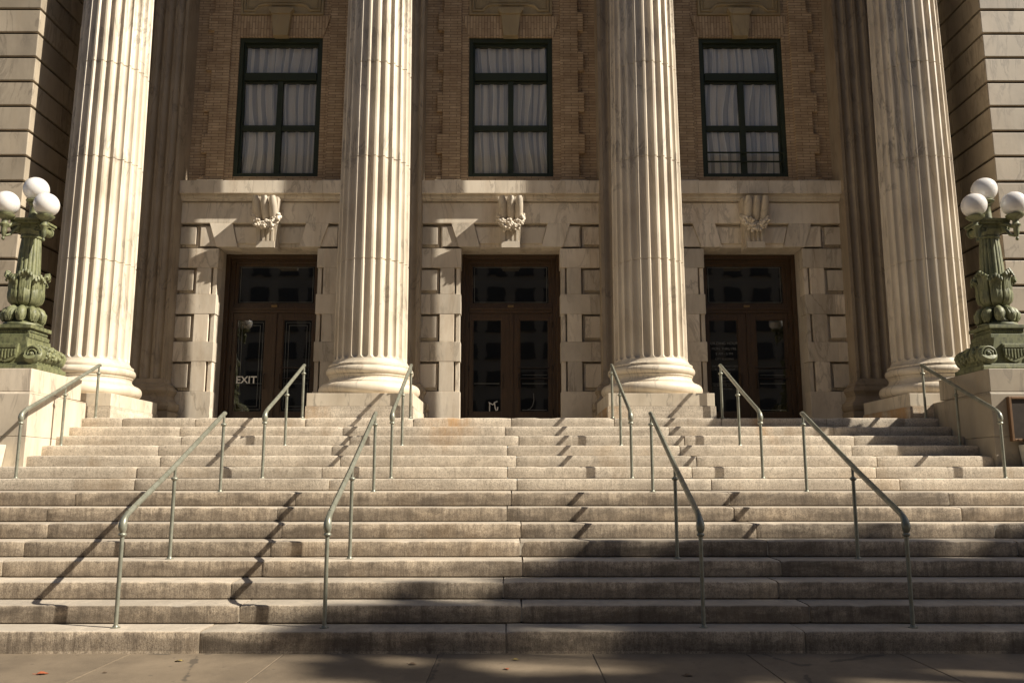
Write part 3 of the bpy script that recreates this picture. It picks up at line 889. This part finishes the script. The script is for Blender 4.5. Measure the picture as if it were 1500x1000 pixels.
# ------------------------------------------------------------------ globe lamps
def leafmod(nl, amp, curl=0):
    def f(a, r, z):
        w = abs(math.sin(a*nl/2))
        return r*(1+amp*(w-.5)), z
    return f
def lamp(sg, x, label):
    e = tag(empty('globe_lamp', (x, 12.55, 3.02)), label, 'street lamp', 'green cast-iron lamp standards with white globes')
    Z = 3.02
    def bd(mb, name, mat=M['lamp_green'], parent=e, **k): return mb.build(name, mat, parent, **k)
    # footing slab
    mb = MB(); mb.box(-.50,.50,-.40,.40,.001,.075); mb.box(-.46,.46,-.37,.37,.0752,.105)
    bd(mb, 'footing', bevel=.012)
    # scroll base : concave flanks running into side rolls, volutes on the ends
    mb = MB()
    prof = []
    for i in range(13):
        a = PI/2*i/12
        prof.append((.26+.19*(1-math.cos(a)) , .50-.30*math.sin(a)))
    right = [(.26,.50)]+prof[1:]+[(.45,.106)]
    poly = [(-a,b) for a,b in right[::-1]][::1]
    poly = [(-.45,.106),(.45,.106)]+[p for p in prof[::-1]]+[(-a,b) for a,b in prof]
    mb.prism_y(poly, -.33, .33)
    for s2 in (-1,1):
        for i in range(1):
            ys_ = [-.36+.72*q/28 for q in range(29)]
            mb.tube([(s2*.375,y,.245+.012*math.cos(q*2.2)) for q,y in enumerate(ys_)], [.135*(1+.05*math.sin(q*1.9))*(.86 if q in (0,28) else 1) for q in range(29)], 20)
        for ye,dy in ((-.365,-1),(.365,1)):
            pts = []; rad = []
            for i in range(40):
                a = i/39*2.3*2*PI; rr = .118*(1-i/39*.86)
                pts.append((s2*(.375+rr*math.cos(a)), ye+dy*.012*i/39, .245+rr*math.sin(a))); rad.append(.019*(1-.35*i/39))
            mb.tube(pts, rad, 8)
            mb.ball((s2*.375,ye+dy*.01,.245), .028, 10, 6)
        # acanthus lump lapping over the roll
        for i in range(46):
            rn = random.Random(i*3+int(s2+5))
            a = rn.uniform(-.5,2.2); y = rn.uniform(-.24,.24)
            rr = .135
            mb.ball((s2*(.375+rr*math.cos(a)), y, .245+rr*math.sin(a)), rn.uniform(.02,.038), 8, 5)
    bd(mb, 'scroll_base', smooth=45)
    # shield on front
    mb = MB()
    sh = [(-.17,.40),(.17,.40),(.165,.27),(.14,.19),(.08,.145),(0,.12),(-.08,.145),(-.14,.19),(-.165,.27)]
    mb.prism_y(sh[::-1], -.375, -.33)
    mb.box(-.15,.15,-.385,-.3751,.335,.385)
    for k in range(7): mb.box(-.135+.045*k-.011,-.135+.045*k+.011,-.387,-.3751,.17+abs(k-3)*.018,.315)
    bd(mb, 'shield', bevel=.004)
    # square block with bead bands
    mb = MB()
    mb.box(-.27,.27,-.27,.27,.5002,.56); mb.box(-.245,.245,-.245,.245,.5602,.645); mb.box(-.285,.285,-.285,.285,.6452,.70)
    for i in range(15):
        for (a,b) in ((-.224+.032*i,-.249),(-.224+.032*i,.249)):
            mb.ball((a,b,.602), .016, 8, 5); mb.ball((b,a,.602), .016, 8, 5)
    bd(mb, 'block', bevel=.008)
    mb = MB()
    mb.lathe([(.26,.7002),(.275,.715),(.27,.74),(.22,.765),(.19,.775)], 0,0,40)
    # ruff of drooping leaves with hollows between them
    mb.lathe([(.19,.774),(.15,.80),(.13,.86),(.125,.95),(.145,.985),(.145,1.01),(.12,1.02)], 0,0,40)
    for k in range(9):
        a = 2*PI*(k+.25)/9
        def at(r_, z_, da=0.0): return (r_*math.cos(a+da), r_*math.sin(a+da), z_)
        mb.tube([at(.11,.975),at(.18,.965),at(.225,.925),at(.25,.865),at(.24,.805),at(.205,.785)], [.03,.052,.068,.074,.060,.03], 14)
        for q in (-2,-1,0,1,2):
            mb.tube([at(.17,1.005-abs(q)*.008,q*.07),at(.24,.978-abs(q)*.012,q*.10),at(.308-abs(q)*.012,.885,q*.105),at(.30-abs(q)*.014,.81,q*.09),at(.27,.765,q*.06)], [.008,.015,.016,.014,.007], 6)
    bd(mb, 'leaf_ruff', smooth=50)
    # acanthus vase with leaf ribs and curled tips
    mb = MB()
    def vase(a, r, z):
        d = abs((a % (PI/4)) - PI/8)                      # angle from the leaf's midrib
        gap = max(0.0, 1-(PI/8-d)/.055)
        v = .020*math.sin(d*34 - z*62)*min(1, d*9) + (.03 if d < .035 else 0)
        lobe = .05*math.cos(d*4)
        return r*(1.0 + lobe + v - .26*gap*gap), z
    mb.lathe([(.12,1.005),(.17,1.03),(.215,1.08),(.232,1.14),(.235,1.20),(.232,1.235),(.228,1.27),(.222,1.305),(.215,1.34),(.21,1.38),(.205,1.42),(.203,1.455),(.20,1.49),(.16,1.50)], 0,0,240, vase)
    for k in range(8):
        a = PI/4*(k+.5)
        ca, sa = math.cos(a), math.sin(a)
        top = 1.47 if k % 2 else 1.55
        base_r = .21
        for w in (-.26,-.13,0,.13,.26):
            cb, sb = math.cos(a+w), math.sin(a+w)
            dz = abs(w)*.22
            pts = [(base_r*cb,base_r*sb,1.14),(.226*cb,.226*sb,1.28),(.222*cb,.222*sb,top-.10-dz),(.245*cb,.245*sb,top-.015-dz),(.285*cb,.285*sb,top-dz),(.30*cb,.30*sb,top-.035-dz),(.285*cb,.285*sb,top-.055-dz)]
            mb.tube(pts, [.010,.022,.027,.025,.022,.017,.009], 7)
    bd(mb, 'leaf_vase', smooth=50)
    # fluted post
    mb = MB()
    def fl(a, r, z):
        s_ = abs(math.sin(a*8))
        return r*(1-.085*(1-s_**.55)**1.0), z
    mb.lathe([(.168,1.46),(.165,1.60),(.15,1.9),(.135,2.08)], 0,0,160, fl)
    mb.lathe([(.135,2.075),(.152,2.085),(.152,2.11),(.135,2.12),(.14,2.13),(.18,2.19),(.185,2.21),(.12,2.215)], 0,0,40)
    bd(mb, 'post', smooth=40)
    # ionic head
    mb = MB()
    for s2 in (-1,1):
        for yy in (-1,1):
            pts = []; rad = []
            for i in range(30):
                a = i/29*1.7*2*PI+PI/2; rr = .072*(1-.85*i/29)
                pts.append((s2*(.165+rr*math.cos(a)*-1), yy*.165, 2.215+rr*math.sin(a))); rad.append(.017)
            mb.tube(pts, rad, 8)
        mb.tube([(s2*.165,-.16,2.215),(s2*.165,0,2.215),(s2*.165,.16,2.215)], [.06,.05,.06], 16)
    mb.box(-.22,.22,-.22,.22,2.29,2.325); mb.box(-.24,.24,-.24,.24,2.3252,2.355)
    mb.box(-.15,.15,-.165,.165,2.21,2.2895)
    bd(mb, 'head', smooth=40)
    # two arms towards the street
    ARM = .40
    for k,a in enumerate([R(q) if sg < 0 else PI-R(q) for q in (-127,-37)]):
        ca, sa = math.cos(a), math.sin(a)
        mb = MB()
        pts = []; rad = []
        for (d,z,r) in ((.10,2.36,.035),(.20,2.40,.034),(.28,2.375,.032),(.34,2.33,.03),(.40,2.31,.03)):
            pts.append((d*ca,d*sa,z)); rad.append(r)
        mb.tube(pts, rad, 10)
        pts = [(d*ca,d*sa,z) for d,z in ((.20,2.36),(.26,2.28),(.31,2.20),(.37,2.17),(.40,2.21),(.37,2.25))]
        mb.tube(pts, [.026,.024,.022,.02,.016,.012], 8)
        prof = [(.004,2.09),(.022,2.105),(.024,2.125),(.012,2.145),(.03,2.18),(.042,2.25),(.04,2.29),(.065,2.32),(.07,2.335),(.048,2.36),(.042,2.40),(.055,2.42),(.10,2.445),(.128,2.475),(.132,2.49),(.10,2.50),(.085,2.515),(.08,2.525)]
        mb.lathe(prof, ARM*ca, ARM*sa, 24)
        mb.v = [(p[0],p[1],p[2]-.115) for p in mb.v]
        arm = bd(mb, 'arm', smooth=50)
        gb = MB(); gb.ball((ARM*ca, ARM*sa, 2.553), .183, 32, 20); gb.build('globe', M['globe'], arm, smooth=80)
    mb = MB()
    mb.lathe([(.11,2.355),(.115,2.38),(.075,2.40),(.068,2.50),(.06,2.60),(.075,2.615),(.09,2.625),(.065,2.64),(.06,2.66),(.115,2.67),(.13,2.69),(.125,2.70),(.085,2.715),(.08,2.72)], 0,0,28)
    cp_ = bd(mb, 'centre_stem', smooth=50)
    gb = MB(); gb.ball((0,0,2.885), .188, 32, 20); gb.build('globe', M['globe'], cp_, smooth=80)
    return e
lamp(-1, -7.39, 'sunlit green lamp standard with round white globes on the left pedestal')
lamp(1, 7.39, 'shadowed green lamp standard with round white globes on the right pedestal')

# ------------------------------------------------------------------ handrails
def handrail(x, ys, bases, yb, zb, slope, label, group, r=.026, pr=.018):
    e = tag(empty('handrail', (x, ys[0], bases[0])), label, 'handrail', group)
    def T(p): return (p[0]-x, p[1]-ys[0], p[2]-bases[0])
    def rz(y): return zb+slope*(y-yb)
    yt = ys[-1]
    pts = []; rad = []
    y0 = ys[0]
    for (dy,dz,q) in ((0,-.060,.62),(0,-.045,.85),(-.004,-.025,1.25),(-.008,.0,1.42),(-.006,.03,1.38),(.004,.058,1.22),(.025,.083,1.08)):
        pts.append((x,y0+dy,zb-.045+dz)); rad.append(r*q)
    ya = y0+.075
    off = (zb-.045+.083) - rz(y0+.025) + .012
    k = 0
    for i in range(9):
        y = ya+(yt-.03-ya)*i/8
        w = max(0,1-i/3)
        pts.append((x,y,rz(y)+off*w)); rad.append(r)
    pts += [(x,yt+.01,rz(yt)+.003),(x,yt+.03,rz(yt)+.003),(x,yt+.045,rz(yt)-.008)]; rad += [r*.98,r*.9,r*.6]
    mb = MB(); mb.tube([T(p) for p in pts], rad, 16)
    # raised bead along the crown of the rail
    mb.tube([T((p[0],p[1]-.0,p[2]+r*.82)) for p in pts[7:16]], r*.42, 8)
    rail = mb.build('rail', M['rail'], e, smooth=50)
    for k,(y,b) in enumerate(zip(ys,bases)):
        zt = (zb-.10) if k == 0 else rz(y)-r*.6
        mb = MB()
        cz = zt-.005 if k == 0 else zt-.115
        top = cz if k == 0 else zt
        mb.tube([T((x,y,b-.01)),T((x,y,cz))], pr, 12)
        if k: mb.tube([T((x,y,cz)),T((x,y,zt+.01))], pr*.78, 12)
        cpf = [(pr*.9,cz-.022),(pr*1.5,cz-.014),(pr*1.95,cz-.003),(pr*1.8,cz+.008),(pr*1.2,cz+.016),(pr*.8,cz+.02)]
        mb.lathe([(a,z-bases[0]) for a,z in cpf], 0, y-ys[0], 20)
        mb.lathe([(pr*2.3,b-bases[0]-.004),(pr*2.3,b-bases[0]+.005),(pr*1.5,b-bases[0]+.009),(pr*1.25,b-bases[0]+.02)], 0, y-ys[0], 16)
        mb.build('post', M['rail'], e, smooth=50)
    return e
LOWG = 'green metal handrails on the lower flight'; UPG = 'green metal handrails on the upper flight'
lowlab = {-3.40:'lower green handrail, first from the left, casting its slanting shadow beyond the left end',
          -1.605:'lower green handrail between the left lamp side and the middle door, zigzag shadow beside it',
          1.665:'lower green handrail just right of the middle door, its foot in the tree shade',
          3.47:'lower green handrail farthest to the right on the bottom flight'}
for x,l in lowlab.items():
    handrail(x, (7.55,8.63,10.0), (STEP_Z[0],STEP_Z[3],STEP_Z[7]), 7.53, 1.068, .4645, l, LOWG)
uplab = {-6.66:'upper green handrail against the sunlit left pedestal',
         -3.345:'upper green handrail in front of the left door marked EXIT',
         -1.612:'upper green handrail at the right corner of the second column plinth',
         1.635:'upper green handrail at the left corner of the third column plinth',
         3.40:'upper green handrail in front of the right door with the white notice',
         6.67:'upper green handrail against the shaded right pedestal with the plaque'}
for x,l in uplab.items():
    handrail(x, (11.475,12.545,13.51), (STEP_Z[8],STEP_Z[11],STEP_Z[14]), 11.43, 2.312, .4625, l, UPG, .027, .020)

# ------------------------------------------------------------------ plaque, planter, leaves
pq = tag(empty('plaque', (7.7,11.95,1.98)), 'dark bronze plaque in a copper-brown frame on the right pedestal', 'plaque')
mb = MB()
mb.box(-.64,-.605,-.07,0,0,.63); mb.box(.605,.64,-.07,0,0,.63); mb.box(-.6049,.6049,-.07,0,0,.035); mb.box(-.6049,.6049,-.07,0,.595,.63)
mb.build('frame', M['bronze_frame'], pq, bevel=.005)
mb = MB(); mb.box(-.6048,.6048,-.045,-.001,.0351,.5949); mb.build('panel', M['bronze'], pq)

def potted(x, flip, label):
    pt = tag(empty('potted_plant', (x,11.80,STEP_Z[9])), label, 'plant', 'planters at the feet of the pedestals')
    pt.scale = (flip,1,1)
    mb = MB()
    a,b = .165,.20
    mb.add([(-a,-.13,0),(a,-.13,0),(a,.13,0),(-a,.13,0),(-b,-.14,.31),(b,-.14,.31),(b,.14,.31),(-b,.14,.31)],
           [(0,3,2,1),(0,1,5,4),(1,2,6,5),(2,3,7,6),(3,0,4,7),(4,5,6,7)])
    mb.build('planter', M['planter'], pt, bevel=.012)
    mb = MB(); rn = random.Random(4)
    for i in range(34):
        a = rn.uniform(0,2*PI); l = rn.uniform(.12,.26); h = rn.uniform(.0,.22)
        ca, sa = math.cos(a), math.sin(a)
        p0 = Vector((0,0,.30)); p1 = Vector((ca*l*.6,sa*l*.4,.30+h)); p2 = Vector((ca*l,sa*l*.55-.02,.28+h*.5-rn.uniform(.0,.18)))
        w = Vector((-sa,ca,0))*.014
        mb.add([p0-w,p0+w,p1+w,p1-w,p2], [(0,1,2,3),(3,2,4)])
    # the shoot that leans out past the planter's edge
    for (dx,dz) in ((.05,.05),(.065,.02),(.07,-.03),(.035,-.05),(.01,.06)):
        c0 = Vector((.205,-.16,.19)); mb.add([c0+Vector((0,0,.012)), c0-Vector((0,0,.012)), c0+Vector((dx,-.01,dz))], [(0,1,2)])
    mb.tube([(.12,-.05,.31),(.18,-.15,.31),(.205,-.165,.20)], .01, 6)
    mb.build('leaves', M['spiky'], pt)

potted(-7.30, 1, 'spiky plant in a pale planter at the foot of the left pedestal')
potted(7.36, -1, 'shaded pale planter with a spiky plant below the bronze plaque')

def dead_leaf(x, y, s, rz, mat, label):
    mb = MB()
    out = []
    n = 9
    for i in range(n):
        u = i/(n-1)
        w = .36*math.sin(PI*u)**.8*(1+.25*(i%2))
        out.append((u-.5, w, .06*math.sin(u*5)+.18*w))
    mid = [(u-.5, 0, .06*math.sin(u*5)) for u in [i/(n-1) for i in range(n)]]
    dn = [(a,-b,c*.6) for a,b,c in out]
    vs = [tuple(q*s for q in p) for p in out+mid+dn]
    fs = []
    for i in range(n-1):
        fs += [(i,i+1,n+i+1,n+i),(n+i,n+i+1,2*n+i+1,2*n+i)]
    mb.add(vs, fs)
    mb.tube([(-.5*s,0,0),(-.8*s,.05*s,.05*s)], .025*s, 5)
    o = mb.build('fallen_leaf', mat)
    o.location = (x,y,.006); o.rotation_euler = (0,0,rz)
    return tag(o, label, 'leaf', 'dead leaves lying on the pavement')
dead_leaf(-3.50, 6.62, .085, .6, M['leaf_red'], 'reddish dead leaf on the pavement at the lower left corner')
dead_leaf(-2.66, 7.07, .065, 2.9, M['leaf_gold'], 'yellow-green fallen leaf on the pavement below the left handrail')
dead_leaf(-3.05, 6.66, .035, 1.0, M['leaf_brown'], 'tiny brown scrap of leaf near the left pavement joint')
dead_leaf(.045, 7.12, .05, .3, M['leaf_gold'], 'yellowish fallen leaf in the shade close to the middle of the bottom step')
dead_leaf(-.03, 6.78, .055, 1.9, M['leaf_red'], 'orange-brown fallen leaf in the shade further out from the bottom step')
dead_leaf(-.77, 6.95, .06, .1, M['leaf_brown'], 'dark brown curled leaf on the pavement just left of a joint')
dead_leaf(1.32, 6.55, .07, .2, M['leaf_brown'], 'dark curled leaf in the patch of dappled light on the right pavement')

# ------------------------------------------------------------------ trees on the right, whose crowns shade the lower steps
def tree(x, y, crowns, seed, label, leaf=.17, dens=1.0):
    rn = random.Random(seed)
    e = tag(empty('street_tree', (x,y,0)), label, 'tree', 'street trees right of the steps')
    tk = MB()
    top = Vector((0,0,13.5))
    tk.tube([(0,0,-.1),(.05,.03,.6),(.1,-.05,4.5),(.0,.1,9.5),(0,0,13.6)], [.55,.42,.36,.32,.28], 14)
    cr = MB()
    for (cx,cy,cz,rad,n) in crowns:
        c = Vector((cx-x,cy-y,cz))
        m_ = (top+c)*.5+Vector((rn.uniform(-.5,.5),rn.uniform(-.5,.5),.3))
        tk.tube([top-Vector((0,0,.5)), m_, c], [.22,.14,.05], 8)
        clumps = []
        for i in range(26):
            d = Vector((rn.gauss(0,1),rn.gauss(0,1),rn.gauss(0,1))).normalized()*rad*rn.uniform(.25,1.0)
            d.z *= .75
            clumps.append((c+d, rad*rn.uniform(.16,.34)))
            if i % 3 == 0: tk.tube([c.lerp(m_,.3), c+d*.5+Vector((0,0,.1)), c+d], [.06,.035,.012], 5)
        for i in range(int(n*dens)):
            q,r = rn.choice(clumps)
            d = Vector((rn.gauss(0,1),rn.gauss(0,1),rn.gauss(0,1)))
            p = q + d.normalized()*r*rn.uniform(.1,1.0)
            a = Vector((rn.gauss(0,1),rn.gauss(0,1),rn.gauss(0,.6))).normalized(); b = a.cross(Vector((rn.gauss(0,1),rn.gauss(0,1),rn.gauss(0,1)))).normalized()
            s_ = leaf*rn.uniform(.6,1.3)
            cr.add([p-a*s_, p+b*s_*.42, p+a*s_, p-b*s_*.42], [(0,1,2,3)])
    tk.build('trunk', M['bark'], e, smooth=60); cr.build('crown', M['foliage'], e)
    return e
SUN_AZ = 72.0; SUN_EL = 40.0
SD = Vector((math.sin(R(SUN_AZ))*math.cos(R(SUN_EL)), -math.cos(R(SUN_AZ))*math.cos(R(SUN_EL)), math.sin(R(SUN_EL))))
def toward(px, py, pz, d): 
    q = Vector((px,py,pz))+SD*d
    return (q.x,q.y,q.z)
cr1 = []
for (px,py,pz,d,rad,n) in ((4.8,7.3,.3,20,1.3,2300),(2.7,7.3,.3,18,1.15,1800),(6.8,8.0,.6,21,1.4,3000),(1.2,7.9,.5,19,.75,1100),(3.2,8.3,.6,19.5,.62,800),(5.0,8.35,.6,20.5,.65,800),
    (3.8,5.6,0,20,1.35,2200),(7.2,5.9,0,22,1.7,3000),(1.0,6.2,0,18.5,.9,900),(-.35,7.45,.25,18,.42,170),(-.6,6.5,0,17.5,.5,170),(9.5,7.4,.6,23,1.6,2400),(2.0,7.0,.1,18.2,1.0,1500)):
    a,b,c = toward(px,py,pz,d*1.65); cr1.append((a,b,c,rad*.95,int(n*.62)))
for (px,py,pz,d,rad,n) in ((1.1,8.45,.68,35,.5,420),(2.2,8.65,.74,35,.55,480),(3.1,8.75,.8,36,.5,380),(1.7,8.1,.5,34,.55,420),(.3,8.05,.5,34,.4,200),(-.8,7.8,.32,34,.42,170),(-1.5,7.45,.2,33,.36,110),(-1.3,6.8,0,33,.4,110),(3.9,9.0,.9,36,.45,240),
    (7.0,9.0,.85,36,1.0,520),(5.6,8.75,.8,35,.75,420),(9.5,9.8,1.2,38,1.4,700),(4.0,8.6,.75,35,.6,300)):
    a,b,c = toward(px,py,pz,d); cr1.append((a,b,c,rad,n))
tree(30.5, -2.0, cr1, 5, 'tall leafy street tree on the pavement right of the steps', .2)

# ------------------------------------------------------------------ block across the street (seen in the door glass)
fb = tag(empty('office_block', (0,-20,0)), 'tan office block with rows of dark windows across the street, mirrored in the doors', 'building')
mb = MB(); mb.box(-70,48,-14,0,-.15,23); mb.build('wall', M['far_wall'], fb)
w0 = None
for gx in (-15.6, 0, 15.6):
    for i in range(4):
        for k in range(8):
            if w0 is None:
                w = MB(); w.box(-.62,.62,.002,.06,0,.95); w.box(-.70,.70,.002,.16,-.12,-.001)
                w0 = w.build('window', M['far_window'], fb); o = w0
            else: o = copy_tree(w0, fb)
            o.location = (gx-2.85+1.9*i, 0, 2.0+1.85*k)

# ------------------------------------------------------------------ world, sun, camera
W = bpy.data.worlds.new('World'); S.world = W; W.use_nodes = True
sky = W.node_tree.nodes.new('ShaderNodeTexSky'); sky.sky_type = 'NISHITA'; sky.sun_disc = False
sky.sun_elevation = R(SUN_EL); sky.sun_rotation = R(180-SUN_AZ); sky.air_density = .7; sky.dust_density = 1.0; sky.ozone_density = .15
bg = W.node_tree.nodes['Background']; bg.inputs['Strength'].default_value = .05
W.node_tree.links.new(sky.outputs[0], bg.inputs[0])
sl = bpy.data.lights.new('sun', 'SUN'); sl.energy = 5.0; sl.angle = R(.5); sl.color = (1,.925,.80)
so = bpy.data.objects.new('sun', sl); COL.objects.link(so)
so.rotation_euler = (-SD).to_track_quat('-Z','Y').to_euler(); so.location = (30,-10,30)
cam = bpy.data.cameras.new('camera'); co = bpy.data.objects.new('camera', cam); COL.objects.link(co)
cam.lens = 1232/1500*36; cam.sensor_width = 36; cam.clip_end = 1000; cam.clip_start = .05
co.location = (0,0,1.4194); co.rotation_euler = (R(90)+math.atan(205/1232), 0, -math.atan(2/1232))
S.camera = co
S.view_settings.view_transform = 'Standard'; S.view_settings.look = 'None'
S.view_settings.exposure = 0.86; S.view_settings.gamma = 1.0
S.cycles.max_bounces = 8
